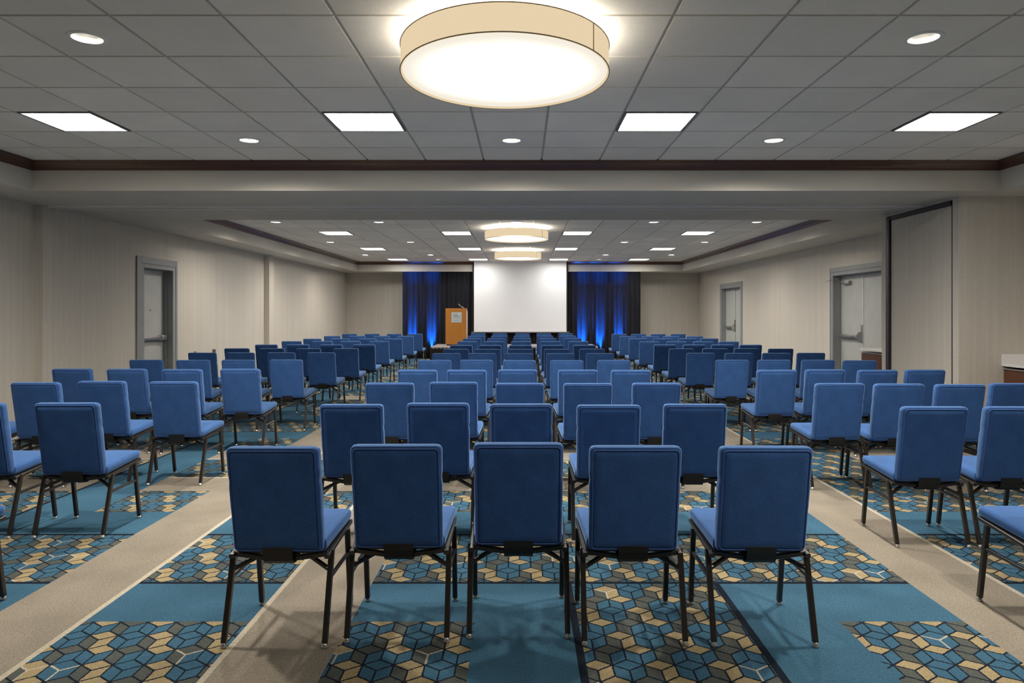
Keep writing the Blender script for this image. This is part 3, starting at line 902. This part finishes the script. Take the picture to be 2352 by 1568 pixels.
# microphone on the lectern
mic = thing('gooseneck_microphone', 'slim gooseneck microphone leaning left over the lectern top', 'microphone', (-1.70, LY0 + .09, LH - .006))
bm = bmesh.new(); lathe(bm, [(.001, .018), (.020, .016), (.026, 0)], 16); new_obj('mic_base', bm, M_MICDARK, mic, smooth=True)
bm = bmesh.new(); tube(bm, [(0, 0, .012), (-.045, 0, .030), (-.10, 0, .055), (-.135, 0, .085)], .0065, 8); new_obj('gooseneck', bm, M_MIC, mic, smooth=True)
bm = bmesh.new(); tube(bm, [(-.135, 0, .085), (-.160, 0, .112)], .011, 10); tube(bm, [(-.160, 0, .112), (-.185, 0, .136)], .013, 10); new_obj('mic_head', bm, M_MIC, mic, smooth=True)

# blue uplights washing the drapes
for x in (-3.47, -2.85, 1.92, 2.47, 3.10):
    l = bpy.data.lights.new('blue_uplight', 'SPOT'); l.energy = BLUE_W; l.color = (.005, .16, 1.)
    l.spot_size = math.radians(32); l.spot_blend = 1.; l.shadow_soft_size = .03
    o = bpy.data.objects.new('blue_uplight', l); COL.objects.link(o)
    o.location = (x, 22.19, .12)
    o.rotation_euler = Vector((0, .29, 1.)).to_track_quat('-Z', 'Y').to_euler()

# ------------------------------------------------------------------ chairs
def make_chair():
    t = thing('banquet_chair', '', 'chair')
    HW = .2025
    # backrest: lofted cushion, leaning back
    bm = bmesh.new(); rings = []
    zb, ztop = .400, .882
    def yc(z): return -.178 - (z - .405) * .181        # rear face line
    T = .060; R = .024
    zs = [zb, zb + .004, zb + .012, zb + .022, zb + .034] + [zb + .034 + (ztop - .068 - zb) * k / 14 for k in range(1, 15)] + [ztop - .022, ztop - .012, ztop - .004, ztop]
    for z in zs:
        d = min(z - zb, ztop - z)
        rr = R if z > .6 else .022
        sh = 0 if d >= rr else rr - math.sqrt(max(0, rr * rr - (rr - d) ** 2))
        tr = .014
        ts = 0 if d >= tr else tr - math.sqrt(max(0, tr * tr - (tr - d) ** 2))
        pinch = sum(math.exp(-((z - zz) / .010) ** 2) for zz in (.57, .735)) * .0045
        w = HW - sh - pinch - .004 * (1 - (z - zb) / (ztop - zb))
        hx, hy = w, T / 2 - ts * .9 + .003 * math.sin(math.pi * (z - zb) / (ztop - zb))
        cyy = yc(z) + T / 2
        rings.append([(x, cyy + y, z) for x, y in rrect(hx, hy, min(.018, hy * .75), 4)])
    loft(bm, rings)
    bk = new_obj('backrest', bm, M_FABRIC, t, smooth='angle')
    lean = math.atan(.181)
    # rear panel and its piping, in the rear face plane
    pc = (zb + ztop) / 2 - .003; ph = (ztop - zb) / 2 - .019; pw = HW - .0205
    def onface(x, v, off): return (x, yc(pc + v) - off, pc + v)
    bm = bmesh.new()
    loft(bm, [[onface(x, v, -.004) for x, v in rrect(pw, ph, .013, 5)], [onface(x, v, .003) for x, v in rrect(pw, ph, .013, 5)], [onface(x, v, .006) for x, v in rrect(pw - .006, ph - .006, .011, 5)], [onface(x, v, .0075) for x, v in rrect(pw - .03, ph - .03, .014, 5)]])
    new_obj('rear_panel', bm, M_FABRIC, bk, smooth='angle')
    bm = bmesh.new(); tube(bm, [onface(x, v, .0015) for x, v in rrect(pw + .0055, ph + .0055, .017, 5)], .0042, 6, True)
    new_obj('piping', bm, M_PIPING, bk, smooth=True)
    # seat: lofted along depth
    bm = bmesh.new(); rings = []
    ys = [-.150, -.142, -.125, -.10] + [-.10 + .285 * k / 8 for k in range(1, 9)] + [.205, .222, .234, .241, .243]
    for y in ys:
        f = (y + .15) / .393
        w = .206 + .022 * f; zt = .452 + .034 * f; zbm = .392 + .040 * f
        d = .243 - y; r = .026
        if d < r: s = r - math.sqrt(max(0, r * r - (r - d) ** 2))
        else: s = 0
        e = y + .150; q = .012
        s2 = 0 if e >= q else q - math.sqrt(max(0, q * q - (q - e) ** 2))
        hz = (zt - zbm) / 2 - s * .62 - s2 * .8; cz = (zt + zbm) / 2 - s * .25
        prof = rrect(w - s * .6 - s2, hz, hz * .72, 5)
        crownz = lambda x: .006 * (1 - (x / w) ** 2)
        rings.append([(x, y, cz + z + (crownz(x) if z > 0 else 0)) for x, z in prof])
    loft(bm, rings)
    new_obj('seat', bm, M_FABRIC, t, smooth='angle')
    # steel frame under the seat
    bm = bmesh.new()
    for s in (-1, 1): bar(bm, (s * .2135, -.165, .378), (s * .2175, .236, .419), .023, .020)
    bar(bm, (-.217, .226, .417), (.217, .226, .417), .020, .018)
    pts = [(-.212, -.135, .384), (-.075, -.140, .366), (.075, -.140, .366), (.212, -.135, .384)]
    for a, b in zip(pts, pts[1:]): bar(bm, a, b, .024, .022)
    box(bm, -.203, .203, -.14, .225, .385, .392)
    v = [q for q in bm.verts][-8:]
    for q in v: q.co.z += (q.co.y + .14) * .098
    new_obj('seat_frame', bm, M_LEG, t)
    # bracket carrying the back
    bm = bmesh.new(); sec = [(-.190, .425), (-.186, .395), (-.176, .362), (-.158, .346), (-.125, .342), (-.02, .372)]
    loft(bm, [[(x, y + dy, z + dz) for x, dy, dz in ((-.066, 0, 0), (.066, 0, 0), (.066, .006, .004), (-.066, .006, .004))] for y, z in sec])
    new_obj('back_bracket', bm, M_BRACKET, t)
    for s in (-1, 1):
        for (y0, z0, y1) in ((-.112, .390, -.228), (.164, .402, .228)):
            d = Vector((0, y1 - y0, -z0)).normalized()
            bm = bmesh.new(); pe = Vector((s * .222, y1, 0)) - d * (.020 / abs(d.z))
            bar(bm, (s * .222, y0, z0), pe, .024, .024, up=Vector((0, 1, 0)))
            lg = new_obj('leg', bm, M_LEG, t)
            bm = bmesh.new(); lathe(bm, [(.001, 0), (.0125, 0), (.0145, .004), (.0145, .010), (.0115, .013), (.0115, .022), (.001, .022)], 12, c=(s * .222, y1 - .002 * (1 if y1 > 0 else -1), 0))
            new_obj('glide', bm, M_GLIDE, lg, smooth=True)
        bm = bmesh.new(); bar(bm, (s * .222, -.146, .277), (s * .222, .184, .281), .016, .016); new_obj('stretcher', bm, M_LEG, t)
        bm = bmesh.new(); bar(bm, (s * .215, -.134, .312), (s * .120, -.085, .352), .018, .018); new_obj('brace', bm, M_LEG, t)
    return t

ORD = ['first', 'second', 'third', 'fourth', 'fifth', 'sixth', 'seventh', 'eighth', 'ninth', 'tenth', 'eleventh', 'twelfth']
CH = make_chair(); used = [0]
def put(x, y, rz, label, group):
    o = CH if used[0] == 0 else copy_tree(CH)
    used[0] += 1
    o.location = (x, y, 0); o.rotation_euler = (0, 0, rz); o['label'] = label; o['group'] = group
for blk, rows, nm in (('middle', MID, None), ('left', LEFT, None), ('right', RIGHT, None)):
    n = len(rows)
    for i, row in enumerate(rows):
        rank = n - 1 - i
        rname = 'front row by the stage' if rank == 0 else ('back row nearest the camera' if i == 0 else f'{ORD[rank]} row from the stage')
        for k, (x, y) in enumerate(row):
            if blk == 'middle':
                p = ['far left', 'second from left', 'centre', 'second from right', 'far right'][k]
            else:
                p = ['beside the aisle', 'second from aisle', 'third from aisle', 'fourth from aisle'][k]
            put(x, y, math.radians(random.uniform(-.8, .8)), f'blue upholstered chair, {blk} block, {rname}, {p}', f'{blk} block chairs')

# ------------------------------------------------------------------ camera and output look
cam = bpy.data.cameras.new('camera'); co = bpy.data.objects.new('camera', cam); COL.objects.link(co)
cam.sensor_width = 36; cam.lens = 36 * 1620 / 2352
cam.shift_x = -22 / 2352; cam.shift_y = -67 / 2352
co.location = (0, 0, EYE); co.rotation_euler = (math.pi / 2, 0, 0)
cam.clip_start = .05
scene.camera = co
w = bpy.data.worlds.new('world'); scene.world = w; w.use_nodes = True
w.node_tree.nodes['Background'].inputs[0].default_value = (0, 0, 0, 1)
vs = scene.view_settings
vs.view_transform = 'Standard'; vs.look = 'None'; vs.gamma = 1; vs.use_curve_mapping = False
vs.exposure = EXPOSURE
cy = scene.cycles
cy.max_bounces = 12; cy.diffuse_bounces = 8; cy.glossy_bounces = 3; cy.transmission_bounces = 2
cy.sample_clamp_indirect = 6; cy.caustics_reflective = False; cy.caustics_refractive = False
try: cy.use_light_tree = True
except Exception: pass
